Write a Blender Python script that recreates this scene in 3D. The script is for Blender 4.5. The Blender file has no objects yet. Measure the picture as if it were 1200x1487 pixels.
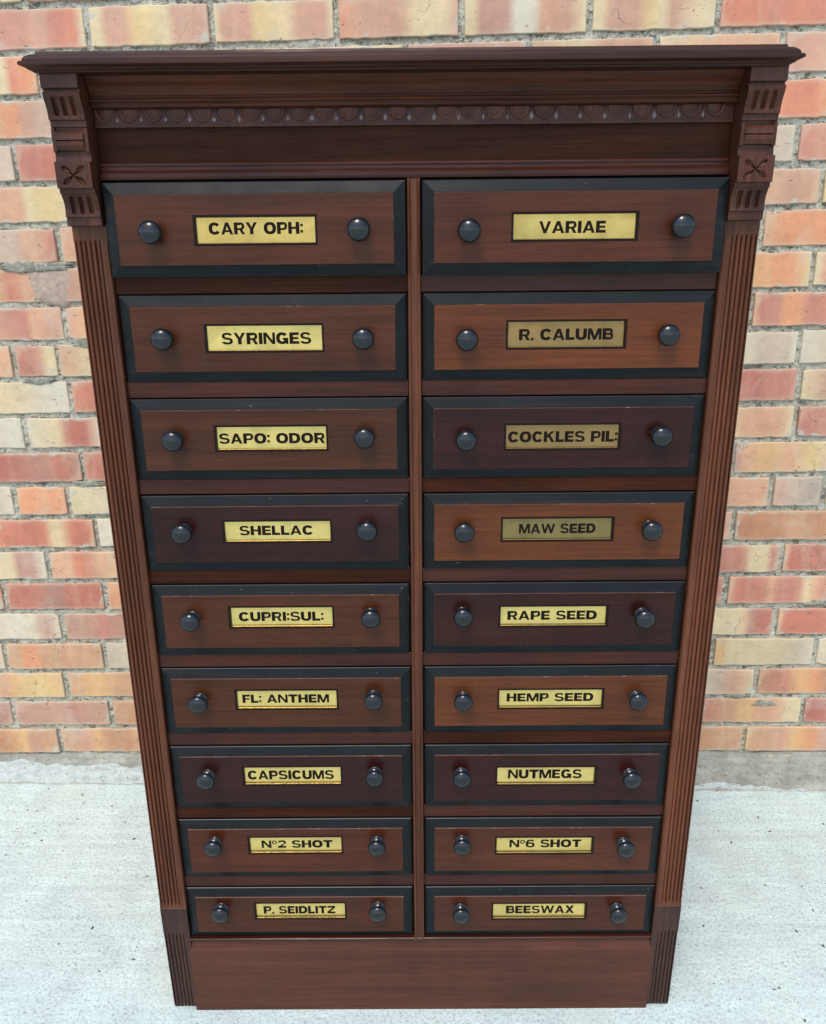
import bpy, bmesh, math, random
from mathutils import Vector, Matrix, noise

scene = bpy.context.scene
# ------------------------------------------------------------------ camera
cam_d = bpy.data.cameras.new("camera")
cam = bpy.data.objects.new("camera", cam_d)
scene.collection.objects.link(cam)
scene.camera = cam
CAM = Vector((-0.0015, -1.0730, 1.2354))
RT = Vector((0.99996, 0.00158, -0.00851))
UP = Vector((0.00760, 0.31149, 0.95022))
FW = Vector((-0.00415, 0.95025, -0.31146))
m = Matrix((RT, UP, -FW)).transposed().to_4x4()
m.translation = CAM
cam.matrix_world = m
cam_d.sensor_fit = 'HORIZONTAL'
cam_d.sensor_width = 36.0
cam_d.lens = 36.0
cam_d.clip_start = 0.05
cam_d.clip_end = 300.0

# ------------------------------------------------------------------ light
SUN_EL, SUN_AZ = math.radians(58), math.radians(196)     # azimuth clockwise from +Y
world = bpy.data.worlds.new("World")
scene.world = world
world.use_nodes = True
wn = world.node_tree
bg = wn.nodes["Background"]
sky = wn.nodes.new("ShaderNodeTexSky")
sky.sky_type = 'NISHITA'
sky.sun_disc = False
sky.sun_elevation = SUN_EL
sky.sun_rotation = SUN_AZ
sky.air_density = 1.0
sky.dust_density = 1.6
sky.ozone_density = 1.0
wn.links.new(sky.outputs[0], bg.inputs[0])
bg.inputs[1].default_value = 0.15
sun_d = bpy.data.lights.new("sun", 'SUN')
sun_d.energy = 1.1
sun_d.angle = math.radians(18)
sun_d.color = (1.0, 0.93, 0.84)
sun = bpy.data.objects.new("sun", sun_d)
scene.collection.objects.link(sun)
sd = Vector((math.sin(SUN_AZ) * math.cos(SUN_EL), math.cos(SUN_AZ) * math.cos(SUN_EL), math.sin(SUN_EL)))
sun.rotation_euler = sd.to_track_quat('Z', 'Y').to_euler()
sun.location = (0, -6, 8)
scene.view_settings.view_transform = 'Standard'
scene.view_settings.look = 'None'
scene.view_settings.exposure = 0.85
scene.view_settings.gamma = 1.0

COL = scene.collection
rnd = random.Random(11)


def lin(c):
    return tuple((((x / 255.0) / 12.92) if x / 255.0 <= 0.04045 else ((x / 255.0 + 0.055) / 1.055) ** 2.4) for x in c)


# ------------------------------------------------------------------ node helpers
class NT:
    def __init__(self, name):
        self.m = bpy.data.materials.new(name)
        self.m.use_nodes = True
        self.t = self.m.node_tree
        self.b = self.t.nodes["Principled BSDF"]

    def n(self, kind, **kw):
        x = self.t.nodes.new(kind)
        for k, v in kw.items():
            setattr(x, k, v)
        return x

    def l(self, a, b):
        self.t.links.new(a, b)

    def coord(self, scale, loc=None, which="Object"):
        tc = self.n("ShaderNodeTexCoord")
        mp = self.n("ShaderNodeMapping")
        mp.inputs["Scale"].default_value = scale
        self.l(tc.outputs[which], mp.inputs["Vector"])
        if loc is not None:
            self.l(loc, mp.inputs["Location"])
        return mp.outputs[0]

    def noise(self, vec, scale, detail=4, rough=0.5, dist=0.0):
        x = self.n("ShaderNodeTexNoise")
        x.inputs["Scale"].default_value = scale
        x.inputs["Detail"].default_value = detail
        x.inputs["Roughness"].default_value = rough
        x.inputs["Distortion"].default_value = dist
        if vec is not None:
            self.l(vec, x.inputs["Vector"])
        return x.outputs["Fac"]

    def ramp(self, fac, stops):
        x = self.n("ShaderNodeValToRGB")
        e = x.color_ramp.elements
        while len(e) > 1:
            e.remove(e[-1])
        e[0].position = stops[0][0]
        e[0].color = self.c4(stops[0][1])
        for p, c in stops[1:]:
            k = e.new(p)
            k.color = self.c4(c)
        self.l(fac, x.inputs[0])
        return x.outputs[0]

    @staticmethod
    def c4(c):
        if isinstance(c, (int, float)):
            return (c, c, c, 1)
        return (c[0], c[1], c[2], 1)

    def mix(self, fac, a, b, mode='MIX'):
        x = self.n("ShaderNodeMix", data_type='RGBA', blend_type=mode)
        for s, v in ((x.inputs["Factor"], fac), (x.inputs["A"], a), (x.inputs["B"], b)):
            if isinstance(v, bpy.types.NodeSocket):
                self.l(v, s)
            elif isinstance(v, (int, float)) and s.type == 'VALUE':
                s.default_value = v
            else:
                s.default_value = self.c4(v)
        return x.outputs["Result"]

    def math(self, op, a, b=0.0, clamp=False):
        x = self.n("ShaderNodeMath", operation=op, use_clamp=clamp)
        for s, v in ((x.inputs[0], a), (x.inputs[1], b)):
            if isinstance(v, bpy.types.NodeSocket):
                self.l(v, s)
            else:
                s.default_value = v
        return x.outputs[0]

    def attr(self, name):
        x = self.n("ShaderNodeAttribute")
        x.attribute_name = name
        return x

    def bump(self, h, strength, dist, prev=None):
        x = self.n("ShaderNodeBump")
        x.inputs["Strength"].default_value = strength
        x.inputs["Distance"].default_value = dist
        self.l(h, x.inputs["Height"])
        if prev is not None:
            self.l(prev, x.inputs["Normal"])
        return x.outputs[0]


def wood(name, axis, base, rough=0.3, contrast=1.0, use_obj_color=False, spec=0.25):
    """polished mahogany, grain along the given axis"""
    t = NT(name)
    info = t.n("ShaderNodeObjectInfo")
    off = t.n("ShaderNodeVectorMath", operation='SCALE')
    off.inputs[0].default_value = (13.0, 7.0, 17.0)
    t.l(info.outputs["Random"], off.inputs["Scale"])
    s1 = [34, 34, 34]
    s2 = [260, 260, 260]
    s1[axis] = 1.6
    s2[axis] = 7.0
    v1 = t.coord(s1, off.outputs[0])
    v2 = t.coord(s2, off.outputs[0])
    v3 = t.coord((7, 7, 7), off.outputs[0])
    g1 = t.noise(v1, 1.0, 5, 0.6, 0.6)
    g2 = t.noise(v2, 1.0, 3, 0.55)
    g3 = t.noise(v3, 1.0, 4, 0.6)
    if use_obj_color:
        b = t.n("ShaderNodeObjectInfo").outputs["Color"]
    else:
        b = base
    k = contrast
    c = t.mix(1.0, b, t.ramp(g1, [(0.25, 1 - 0.42 * k), (0.5, 1.0), (0.75, 1 + 0.55 * k)]), 'MULTIPLY')
    c = t.mix(1.0, c, t.ramp(g2, [(0.3, 1 - 0.25 * k), (0.6, 1 + 0.15 * k)]), 'MULTIPLY')
    c = t.mix(1.0, c, t.ramp(g3, [(0.3, 0.84), (0.7, 1.14)]), 'MULTIPLY')
    sp_ = [900, 900, 900]
    sp_[axis] = 26
    po = t.ramp(t.noise(t.coord(sp_, off.outputs[0]), 1.0, 2, 0.5), [(0.30, 0.55), (0.44, 1.0)])
    c = t.mix(1.0, c, po, 'MULTIPLY')
    # small nicks and dust
    v4 = t.coord((1, 1, 1))
    nk = t.ramp(t.noise(v4, 240, 2, 0.5), [(0.76, 0.0), (0.80, 1.0)])
    c = t.mix(t.math('MULTIPLY', nk, 0.35), c, (0.16, 0.11, 0.08))
    t.l(c, t.b.inputs["Base Color"])
    rr = t.noise(t.coord((1, 1, 1), off.outputs[0]), 22, 4, 0.6)
    t.l(t.ramp(rr, [(0.25, rough * 0.72), (0.75, rough * 1.45)]), t.b.inputs["Roughness"])
    t.b.inputs["Specular IOR Level"].default_value = spec
    nb = t.bump(g2, 0.25, 0.0006)
    nb = t.bump(t.noise(v4, 9, 3, 0.5), 0.25, 0.003, nb)
    t.l(nb, t.b.inputs["Normal"])
    return t.m


MAH = (0.041, 0.0098, 0.0050)
M_WX = wood("mahogany_horizontal", 0, MAH)
M_WZ = wood("mahogany_upright", 2, (0.086, 0.0270, 0.0115), contrast=1.15)
M_PANEL = wood("mahogany_drawer_panel", 0, MAH, rough=0.29, use_obj_color=True, contrast=0.7, spec=0.24)
M_DARK = wood("mahogany_dark", 0, (0.038, 0.0108, 0.0046), rough=0.34, spec=0.08)
M_COVE = wood("mahogany_cove", 0, (0.068, 0.0185, 0.0080), rough=0.34, spec=0.16)
M_FOOT = wood("mahogany_rubbed_foot", 2, (0.042, 0.0180, 0.0130), rough=0.36, spec=0.25)
M_CARVE = wood("mahogany_carved", 2, (0.060, 0.0190, 0.0100), rough=0.36, spec=0.25)
M_CORN = wood("mahogany_cornice", 0, (0.042, 0.0155, 0.0090), rough=0.36, spec=0.18)


def ebon(name):
    t = NT(name)
    v = t.coord((1, 1, 1))
    vg = t.coord((4, 160, 160))
    c = t.ramp(t.noise(v, 14, 4, 0.6), [(0.3, (0.0036, 0.0056, 0.0064)), (0.7, (0.0078, 0.0108, 0.0122))])
    c = t.mix(t.ramp(t.noise(vg, 1, 3), [(0.55, 0.0), (0.75, 0.5)]), c, (0.030, 0.020, 0.016))
    nk = t.ramp(t.noise(v, 210, 2, 0.5), [(0.74, 0.0), (0.78, 1.0)])
    c = t.mix(t.math('MULTIPLY', nk, 0.5), c, (0.20, 0.19, 0.17))
    t.l(c, t.b.inputs["Base Color"])
    t.l(t.ramp(t.noise(v, 30, 4), [(0.3, 0.32), (0.7, 0.48)]), t.b.inputs["Roughness"])
    t.b.inputs["Specular IOR Level"].default_value = 0.16
    t.l(t.bump(t.noise(vg, 1, 3), 0.2, 0.0006), t.b.inputs["Normal"])
    return t.m


M_EBON = ebon("ebonised_black")


def simple(name, col, rough, metal=0.0, spec=0.5, var=0.2, nscale=40, bump=0.0):
    t = NT(name)
    v = t.coord((1, 1, 1))
    f = t.noise(v, nscale, 4, 0.6)
    c = t.mix(1.0, col, t.ramp(f, [(0.25, 1 - var), (0.75, 1 + var)]), 'MULTIPLY')
    t.l(c, t.b.inputs["Base Color"])
    t.b.inputs["Roughness"].default_value = rough
    t.b.inputs["Metallic"].default_value = metal
    t.b.inputs["Specular IOR Level"].default_value = spec
    if bump:
        t.l(t.bump(f, bump, 0.001), t.b.inputs["Normal"])
    return t.m


M_KNOB = simple("ebony_knob", (0.006, 0.0088, 0.0105), 0.16, var=0.4, nscale=120, bump=0.15)
M_INK = simple("black_lettering", (0.010, 0.0055, 0.004), 0.55, spec=0.08, var=0.1)
M_FRAME = simple("dark_plate_surround", (0.010, 0.005, 0.0035), 0.5, spec=0.12)
M_LIP = simple("gold_reflection_lip", (0.30, 0.235, 0.10), 0.4, metal=0.6)  # the plate's reflection in the recess sill, put into the colour
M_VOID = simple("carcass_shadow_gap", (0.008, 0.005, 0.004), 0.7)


def worn(name, base, pale, lo, hi):
    t = NT(name)
    f = t.noise(t.coord((1, 1, 1)), 48, 5, 0.75)
    t.l(t.ramp(f, [(0.3, base), (lo, [c * 1.5 for c in base]), (hi, pale)]), t.b.inputs["Base Color"])
    t.b.inputs["Roughness"].default_value = 0.4
    return t.m


M_WORN = worn("worn_highlit_wood_edge", (0.075, 0.032, 0.020), (0.30, 0.23, 0.19), 0.57, 0.74)  # pale wear nicks, with the ridge's highlight painted in as tan
M_WORNB = worn("rubbed_black_edge", (0.020, 0.020, 0.021), (0.24, 0.22, 0.20), 0.62, 0.78)
M_DART = simple("worn_dart_carving", (0.30, 0.24, 0.23), 0.35, var=0.4, nscale=300)


def brass():
    t = NT("brass_plate")
    info = t.n("ShaderNodeObjectInfo")
    off = t.n("ShaderNodeVectorMath", operation='SCALE')
    off.inputs[0].default_value = (31.0, 11.0, 19.0)
    t.l(info.outputs["Random"], off.inputs["Scale"])
    v = t.coord((1, 1, 1), off.outputs[0])
    f = t.noise(v, 26, 3, 0.5, 0.8)
    fs = t.noise(t.coord((60, 60, 60), off.outputs[0]), 6, 4)
    c = t.mix(1.0, info.outputs["Color"], t.ramp(f, [(0.3, 0.85), (0.5, 1.0), (0.7, 1.08)]), 'MULTIPLY')
    c = t.mix(t.ramp(fs, [(0.64, 0.0), (0.80, 0.15)]), c, (0.22, 0.15, 0.04))
    t.l(c, t.b.inputs["Base Color"])
    t.b.inputs["Metallic"].default_value = 0.72
    t.l(t.ramp(f, [(0.3, 0.15), (0.7, 0.26)]), t.b.inputs["Roughness"])
    nb = t.bump(t.noise(v, 13, 2, 0.4, 0.8), 0.35, 0.006)
    t.l(nb, t.b.inputs["Normal"])
    return t.m


M_BRASS = brass()


# ------------------------------------------------------------------ mesh helpers
def link(name, me, mat=None, parent=None, smooth=False):
    o = bpy.data.objects.new(name, me)
    COL.objects.link(o)
    if mat is not None:
        if isinstance(mat, (list, tuple)):
            for x in mat:
                me.materials.append(x)
        else:
            me.materials.append(mat)
    if parent is not None:
        o.parent = parent
    if smooth:
        for p in me.polygons:
            p.use_smooth = True
    return o


def mesh(name, verts, faces, mat=None, parent=None, smooth=False):
    me = bpy.data.meshes.new(name)
    me.from_pydata(verts, [], faces)
    me.update()
    return link(name, me, mat, parent, smooth)


def box(name, x0, x1, y0, y1, z0, z1, mat, parent=None, bevel=0.0, seg=2):
    bm = bmesh.new()
    bmesh.ops.create_cube(bm, size=1.0)
    for v in bm.verts:
        v.co = Vector(((x0 + x1) / 2 + v.co.x * (x1 - x0), (y0 + y1) / 2 + v.co.y * (y1 - y0), (z0 + z1) / 2 + v.co.z * (z1 - z0)))
    if bevel:
        bmesh.ops.bevel(bm, geom=list(bm.edges), offset=bevel, segments=seg, profile=0.6, affect='EDGES')
    me = bpy.data.meshes.new(name)
    bm.to_mesh(me)
    bm.free()
    return link(name, me, mat, parent)


def extrude_x(name, prof, x0, x1, mat, parent=None, nseg=1, wob=0.0):
    """prof: list of (y,z) from top to bottom along the front; closed by the back face"""
    vs, fs = [], []
    n = len(prof)
    for i in range(nseg + 1):
        x = x0 + (x1 - x0) * i / nseg
        for j, (y, z) in enumerate(prof):
            d = wob * noise.noise(Vector((x * 6, j * 0.7, z * 20)))
            vs.append((x, y + d, z))
    for i in range(nseg):
        for j in range(n):
            a = i * n + j
            b = i * n + (j + 1) % n
            fs.append((a, b, b + n, a + n))
    fs.append(tuple(range(n))[::-1])
    fs.append(tuple(range(nseg * n, nseg * n + n)))
    o = mesh(name, vs, fs, mat, parent)
    bm = bmesh.new()
    bm.from_mesh(o.data)
    bmesh.ops.recalc_face_normals(bm, faces=bm.faces)
    bm.to_mesh(o.data)
    bm.free()
    return o


def heightfield(name, x0, x1, z0, z1, nx, nz, fy, yback, mat, parent, mati=None, smooth=False, zlist=None, fx=None):
    """front surface y=fy(x,z) closed to a back plane"""
    xs = [x0 + (x1 - x0) * i / nx for i in range(nx + 1)] if not isinstance(nx, list) else nx
    zs = zlist or [z0 + (z1 - z0) * j / nz for j in range(nz + 1)]
    W, H = len(xs), len(zs)
    vs = [(x, fy(x, z), z) for z in zs for x in xs]
    vs += [(x, yback, z) for z in zs for x in xs if x in (xs[0], xs[-1])]
    fs = []
    for j in range(H - 1):
        for i in range(W - 1):
            a = j * W + i
            fs.append((a, a + 1, a + W + 1, a + W))
    o = W * H
    for j in range(H - 1):
        fs.append((j * W, (j + 1) * W, o + 2 * (j + 1), o + 2 * j))
        fs.append((j * W + W - 1, o + 2 * j + 1, o + 2 * (j + 1) + 1, (j + 1) * W + W - 1))
    fs.append(tuple([i for i in range(W)][::-1] + [o, o + 1]))
    fs.append(tuple([(H - 1) * W + i for i in range(W)] + [o + 2 * (H - 1) + 1, o + 2 * (H - 1)]))
    ob = mesh(name, vs, fs, mat, parent, smooth)
    if mati:
        for k, p in enumerate(ob.data.polygons):
            p.material_index = mati(p.center)
    return ob


def empty(name, loc=(0, 0, 0), parent=None):
    o = bpy.data.objects.new(name, None)
    o.empty_display_size = 0.1
    COL.objects.link(o)
    o.location = loc
    if parent is not None:
        o.parent = parent
    return o


# ================================================================== GROUND
def concrete():
    t = NT("brushed_concrete")
    v = t.coord((1, 1, 1))
    vb = t.coord((3.0, 60, 1))
    vf = t.coord((60, 150, 1))
    big = t.noise(v, 2.2, 5, 0.6)
    mid = t.noise(v, 16, 5, 0.65)
    fine = t.noise(v, 190, 3, 0.6)
    br = t.noise(vb, 1, 4, 0.6)
    brf = t.noise(vf, 1, 3, 0.6)
    c = t.ramp(big, [(0.3, (0.535, 0.640, 0.600)), (0.7, (0.625, 0.735, 0.690))])
    c = t.mix(1.0, c, t.ramp(mid, [(0.3, 0.90), (0.7, 1.07)]), 'MULTIPLY')
    c = t.mix(1.0, c, t.ramp(br, [(0.3, 0.93), (0.65, 1.05)]), 'MULTIPLY')
    c = t.mix(1.0, c, t.ramp(brf, [(0.3, 0.93), (0.7, 1.05)]), 'MULTIPLY')
    ln = t.noise(t.coord((0.9, 34, 1)), 1, 3, 0.5)
    c = t.mix(t.ramp(ln, [(0.60, 0.0), (0.66, 0.22), (0.72, 0.0)]), c, (0.36, 0.39, 0.37))
    pt = t.noise(v, 7.5, 5, 0.65)
    c = t.mix(t.ramp(pt, [(0.48, 0.0), (0.66, 0.26)]), c, (0.40, 0.44, 0.43))
    c = t.mix(1.0, c, t.ramp(fine, [(0.32, 0.64), (0.47, 0.96), (0.7, 1.10)]), 'MULTIPLY')
    # yellowish and bluish stain patches
    st = t.noise(v, 5.5, 4, 0.6, 0.4)
    c = t.mix(t.ramp(st, [(0.52, 0.0), (0.68, 0.32)]), c, (0.58, 0.64, 0.54))
    # dark grit: voronoi specks, two sizes
    for sc, th, st_ in ((75, 0.17, 0.62), (190, 0.26, 0.50), (420, 0.34, 0.42)):
        vo = t.n("ShaderNodeTexVoronoi")
        vo.inputs["Scale"].default_value = sc
        vo.inputs["Randomness"].default_value = 1.0
        t.l(t.coord((0.8, 1.25, 1)), vo.inputs["Vector"])
        sel = t.n("ShaderNodeSeparateColor")
        t.l(vo.outputs["Color"], sel.inputs[0])
        keep = t.math('GREATER_THAN', sel.outputs[0], 0.70)
        rad = t.math('MULTIPLY', sel.outputs[1], th)
        dot = t.math('LESS_THAN', vo.outputs["Distance"], rad)
        f = t.math('MULTIPLY', t.math('MULTIPLY', dot, keep), st_)
        c = t.mix(f, c, (0.13, 0.125, 0.12))
    # darker brown line where the slab meets the wall
    sy = t.n("ShaderNodeSeparateXYZ")
    t.l(v, sy.inputs[0])
    gy = t.math('ADD', t.math('ADD', sy.outputs[1], t.math('MULTIPLY', sy.outputs[0], 0.0258)), t.math('MULTIPLY', t.noise(t.coord((24, 60, 1)), 1, 4, 0.7), 0.022))
    c = t.mix(t.ramp(gy, [(0.597, 0.0), (0.606, 0.75)]), c, (0.27, 0.22, 0.16))
    t.l(c, t.b.inputs["Base Color"])
    t.b.inputs["Roughness"].default_value = 0.85
    t.b.inputs["Specular IOR Level"].default_value = 0.3
    nb = t.bump(brf, 0.35, 0.0016)
    nb = t.bump(fine, 0.35, 0.0009, nb)
    nb = t.bump(mid, 0.3, 0.004, nb)
    t.l(nb, t.b.inputs["Normal"])
    return t.m


M_CONC = concrete()
g = mesh("concrete_floor", [(-60, -80, 0), (60, -80, 0), (60, 2, 0), (-60, 2, 0)], [(0, 1, 2, 3)], M_CONC)
g["kind"] = "structure"

# loose grit and crumbs lying on the concrete
M_GRIT = simple("dark_grit", (0.09, 0.08, 0.07), 0.9, var=0.5, nscale=200)
vs, fs = [], []
for i in range(520):
    x = rnd.uniform(-1.0, 1.0)
    y = rnd.uniform(-0.12, 0.595)
    if abs(x) < 0.43 and y > -0.02 and y < 0.42:
        continue
    s = rnd.choice([0.0008, 0.001, 0.0012, 0.0017, 0.0024]) * rnd.uniform(0.7, 1.2)
    if y > 0.5:
        s *= 1.1
    a = rnd.uniform(0, math.pi)
    el = rnd.uniform(0.8, 2.2)
    k = len(vs)
    n = 6
    for q in range(n):
        t_ = 2 * math.pi * q / n
        px, py = math.cos(t_) * s * el * rnd.uniform(0.8, 1.2), math.sin(t_) * s * rnd.uniform(0.8, 1.2)
        vs.append((x + px * math.cos(a) - py * math.sin(a), y + px * math.sin(a) + py * math.cos(a), 0.0002))
    vs.append((x, y, s * 0.9))
    for q in range(n):
        fs.append((k + q, k + (q + 1) % n, k + n))
grit = mesh("grit", vs, fs, M_GRIT)
grit["kind"] = "stuff"
grit["label"] = "dark grit and crumbs scattered over the pale concrete"

# ================================================================== BRICK WALL
WD = 0.6124
# the pavement falls a little to the right, so the brick courses run 0.75 degrees off the floor line
wall = empty("brick_wall", (-0.0026, WD, 0))
WM = Matrix(((0.999581, 0.025762, -0.01317), (-0.025764, 0.999668, 0.0), (0.013166, 0.000339, 0.999913))).to_4x4()
WM.translation = Vector((-0.0026, WD, 0))
wall.matrix_world = WM
FALL = 0.01317
wall["label"] = "weathered wall of pink, orange and cream bricks with rough grey mortar"
wall["category"] = "wall"
ZC, HC, LB = 1.5801, 0.075, 0.2267


def brick_mat():
    t = NT("weathered_brick")
    col = t.attr("col").outputs["Color"]
    bc = t.attr("bc")
    sep = t.n("ShaderNodeSeparateXYZ")
    t.l(bc.outputs["Vector"], sep.inputs[0])
    v = t.coord((1, 1, 1))
    info = t.n("ShaderNodeObjectInfo")
    big = t.noise(v, 13, 4, 0.6, 0.5)
    mid = t.noise(v, 60, 4, 0.6)
    fine = t.noise(v, 420, 2, 0.6)
    c = t.mix(1.0, col, t.ramp(big, [(0.25, (0.86, 0.84, 0.83)), (0.5, 1.0), (0.75, (1.10, 1.10, 1.06))]), 'MULTIPLY')
    c = t.mix(1.0, c, t.ramp(mid, [(0.3, 0.92), (0.7, 1.06)]), 'MULTIPLY')
    # streaky vertical kiln marks
    stv = t.noise(t.coord((32, 1, 4)), 1, 3, 0.5)
    c = t.mix(t.ramp(stv, [(0.52, 0.0), (0.72, 0.20)]), c, (0.62, 0.50, 0.34))
    # greyish lime bloom
    bl = t.noise(v, 9, 5, 0.7, 0.6)
    c = t.mix(t.ramp(bl, [(0.56, 0.0), (0.74, 0.42)]), c, (0.52, 0.49, 0.42))
    # pale worn margin near the edges
    ed = t.math('ADD', sep.outputs[2], t.math('MULTIPLY', t.math('SUBTRACT', mid, 0.5), 0.010))
    c = t.mix(t.ramp(ed, [(0.0015, 0.30), (0.0060, 0.0)]), c, (0.60, 0.53, 0.38))
    # mortar smears reaching in from the joints
    sm = t.math('SUBTRACT', t.noise(t.coord((1, 1, 1.6)), 24, 4, 0.6), t.math('MULTIPLY', sep.outputs[2], 16.0))
    c = t.mix(t.ramp(sm, [(0.545, 0.0), (0.585, 0.85)]), c, t.mix(mid, (0.40, 0.375, 0.30), (0.54, 0.51, 0.41)))
    # dark pits and soot specks
    vo = t.n("ShaderNodeTexVoronoi")
    vo.inputs["Scale"].default_value = 70
    t.l(t.mix(0.08, v, t.n("ShaderNodeTexNoise").outputs["Color"]), vo.inputs["Vector"])
    sc = t.n("ShaderNodeSeparateColor")
    t.l(vo.outputs["Color"], sc.inputs[0])
    f = t.math('MULTIPLY', t.math('LESS_THAN', vo.outputs["Distance"], t.math('MULTIPLY', sc.outputs[1], 0.20)),
               t.math('GREATER_THAN', sc.outputs[0], 0.74))
    # hairline cracks
    vc = t.n("ShaderNodeTexVoronoi")
    vc.feature = 'DISTANCE_TO_EDGE'
    vc.inputs["Scale"].default_value = 9
    wv_ = t.n("ShaderNodeTexNoise")
    wv_.inputs["Scale"].default_value = 22
    t.l(v, wv_.inputs["Vector"])
    t.l(t.mix(0.10, v, wv_.outputs["Color"]), vc.inputs["Vector"])
    ck = t.math('MULTIPLY', t.math('LESS_THAN', vc.outputs["Distance"], 0.006), t.ramp(t.noise(v, 6.5, 3), [(0.56, 0.0), (0.62, 0.75)]))
    c = t.mix(ck, c, (0.20, 0.16, 0.12))
    c = t.mix(t.math('MULTIPLY', f, 0.7), c, (0.10, 0.075, 0.06))
    dk = t.ramp(t.noise(t.coord((1, 1, 2.2)), 38, 5, 0.75, 1.0), [(0.65, 0.0), (0.70, 0.65)])
    c = t.mix(dk, c, (0.20, 0.15, 0.11))
    t.l(c, t.b.inputs["Base Color"])
    t.b.inputs["Roughness"].default_value = 0.82
    t.b.inputs["Specular IOR Level"].default_value = 0.35
    nb = t.bump(mid, 0.35, 0.0025)
    nb = t.bump(fine, 0.3, 0.0006, nb)
    nb = t.bump(t.math('SUBTRACT', 1.0, t.math('ADD', f, dk)), 0.8, 0.0012, nb)
    t.l(nb, t.b.inputs["Normal"])
    return t.m


M_BRICK = brick_mat()

# palette names -> displayed colour
PAL = dict(
    red=(201, 112, 92), redd=(190, 104, 90), sal=(224, 132, 100), org=(238, 156, 110), pea=(229, 172, 134),
    pnk=(214, 160, 134), mau=(196, 146, 126), mav=(183, 128, 112), cre=(236, 214, 164), yel=(236, 205, 138),
    pal=(229, 216, 184), gry=(205, 190, 166), wht=(228, 222, 198), tan=(212, 160, 120), brn=(194, 132, 94),
    pkr=(205, 128, 110), yor=(234, 184, 122), olv=(222, 204, 158), mgr=(182, 164, 150), whm=(212, 188, 166))
ALB = 0.78


def brick_geo(x0, x1, z0, z1, stops, seed, hs=None):
    """verts/faces/colours of one brick in wall-local coordinates (front towards -y)"""
    r = random.Random(seed)
    N = max(5, int((x1 - x0) / 0.0145))
    cols = []
    for i in range(N + 1):
        u = i / N
        k = 0
        while k < len(stops) - 1 and stops[k + 1][0] <= u:
            k += 1
        a = stops[k]
        if k + 1 < len(stops):
            b = stops[k + 1]
            w = (u - a[0]) / max(1e-6, b[0] - a[0])
            ca, cb = PAL[a[1]], PAL[b[1]]
            cols.append(tuple(ca[q] + (cb[q] - ca[q]) * w for q in range(3)))
        else:
            cols.append(PAL[a[1]])
    gain = r.uniform(0.94, 1.05)
    proud = r.uniform(-0.0008, 0.0026)
    tilt = r.uniform(-0.0012, 0.0012)
    vs, fs, cc, bc = [], [], [], []
    B = 0.0016
    js = 0.0020

    def add(x, y, z, c, u, d):
        vs.append((x, y, z))
        l_ = lin([q_ * 0.77 + w_ * 0.23 for q_, w_ in zip(c, (228, 198, 168))])
        cc.append((l_[0] * ALB * gain, l_[1] * ALB * gain, l_[2] * ALB * gain, 1))
        bc.append((u, 0, d))
        return len(vs) - 1

    slant = r.uniform(-0.002, 0.002)
    for i in range(N + 1):
        u = i / N
        x = x0 + (x1 - x0) * u
        jt = noise.noise(Vector((x * 55, z1 * 9, seed % 97))) * js * 1.3
        jb = noise.noise(Vector((x * 55, z0 * 9 + 5, seed % 89))) * js * 1.3
        ex = 0
        if i == 0:
            ex = 1
        if i == N:
            ex = -1
        jx = noise.noise(Vector((seed % 61, x * 3, 1.7))) * js
        y = -proud + tilt * (u - 0.5)
        cr = 0.003 * r.random() if ex and r.random() < 0.5 else 0
        xx = x + (jx if ex else 0) + ex * B
        zt = z1 + jt - B - abs(ex) * cr
        zb = z0 + jb + B + abs(ex) * cr
        # back-top, bevel-top, front-top, mid, front-bottom, bevel-bottom, back-bottom
        o = x + (jx if ex else 0)
        c = cols[i]
        add(o, 0.055, z1 + jt - abs(ex) * cr, c, u, 0)
        add(o, y + B, z1 + jt - abs(ex) * cr, c, u, 0)
        add(xx, y, zt, c, u, 0.001)
        dm = min((z1 - z0) / 2, abs(x - x0) + 0.001, abs(x1 - x) + 0.001)
        add(xx, y - 0.0004, (zt + zb) / 2, c, u, dm)
        add(xx, y, zb, c, u, 0.001)
        add(o, y + B, z0 + jb + abs(ex) * cr, c, u, 0)
        add(o, 0.055, z0 + jb + abs(ex) * cr, c, u, 0)
    for i in range(N):
        for j in range(6):
            a = i * 7 + j
            fs.append((a + 1, a + 8, a + 7, a))
    fs.append((1, 0, 6, 5))
    fs.append((1, 5, 4, 3, 2))
    k = N * 7
    fs.append((k + 1, k + 5, k + 6, k))
    fs.append((k + 1, k + 2, k + 3, k + 4, k + 5))
    return vs, fs, cc, bc


def brick_mesh(name, parts):
    V, Fc, CC, BC = [], [], [], []
    for vs, fs, cc, bc in parts:
        o = len(V)
        V += vs
        Fc += [tuple(i + o for i in f) for f in fs]
        CC += cc
        BC += bc
    me = bpy.data.meshes.new(name)
    me.from_pydata(V, [], Fc)
    bm = bmesh.new()
    bm.from_mesh(me)
    bmesh.ops.recalc_face_normals(bm, faces=bm.faces)
    bm.to_mesh(me)
    bm.free()
    a = me.attributes.new("col", 'FLOAT_COLOR', 'POINT')
    a.data.foreach_set("color", [x for c in CC for x in c])
    b = me.attributes.new("bc", 'FLOAT_VECTOR', 'POINT')
    b.data.foreach_set("vector", [x for c in BC for x in c])
    return me


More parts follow.
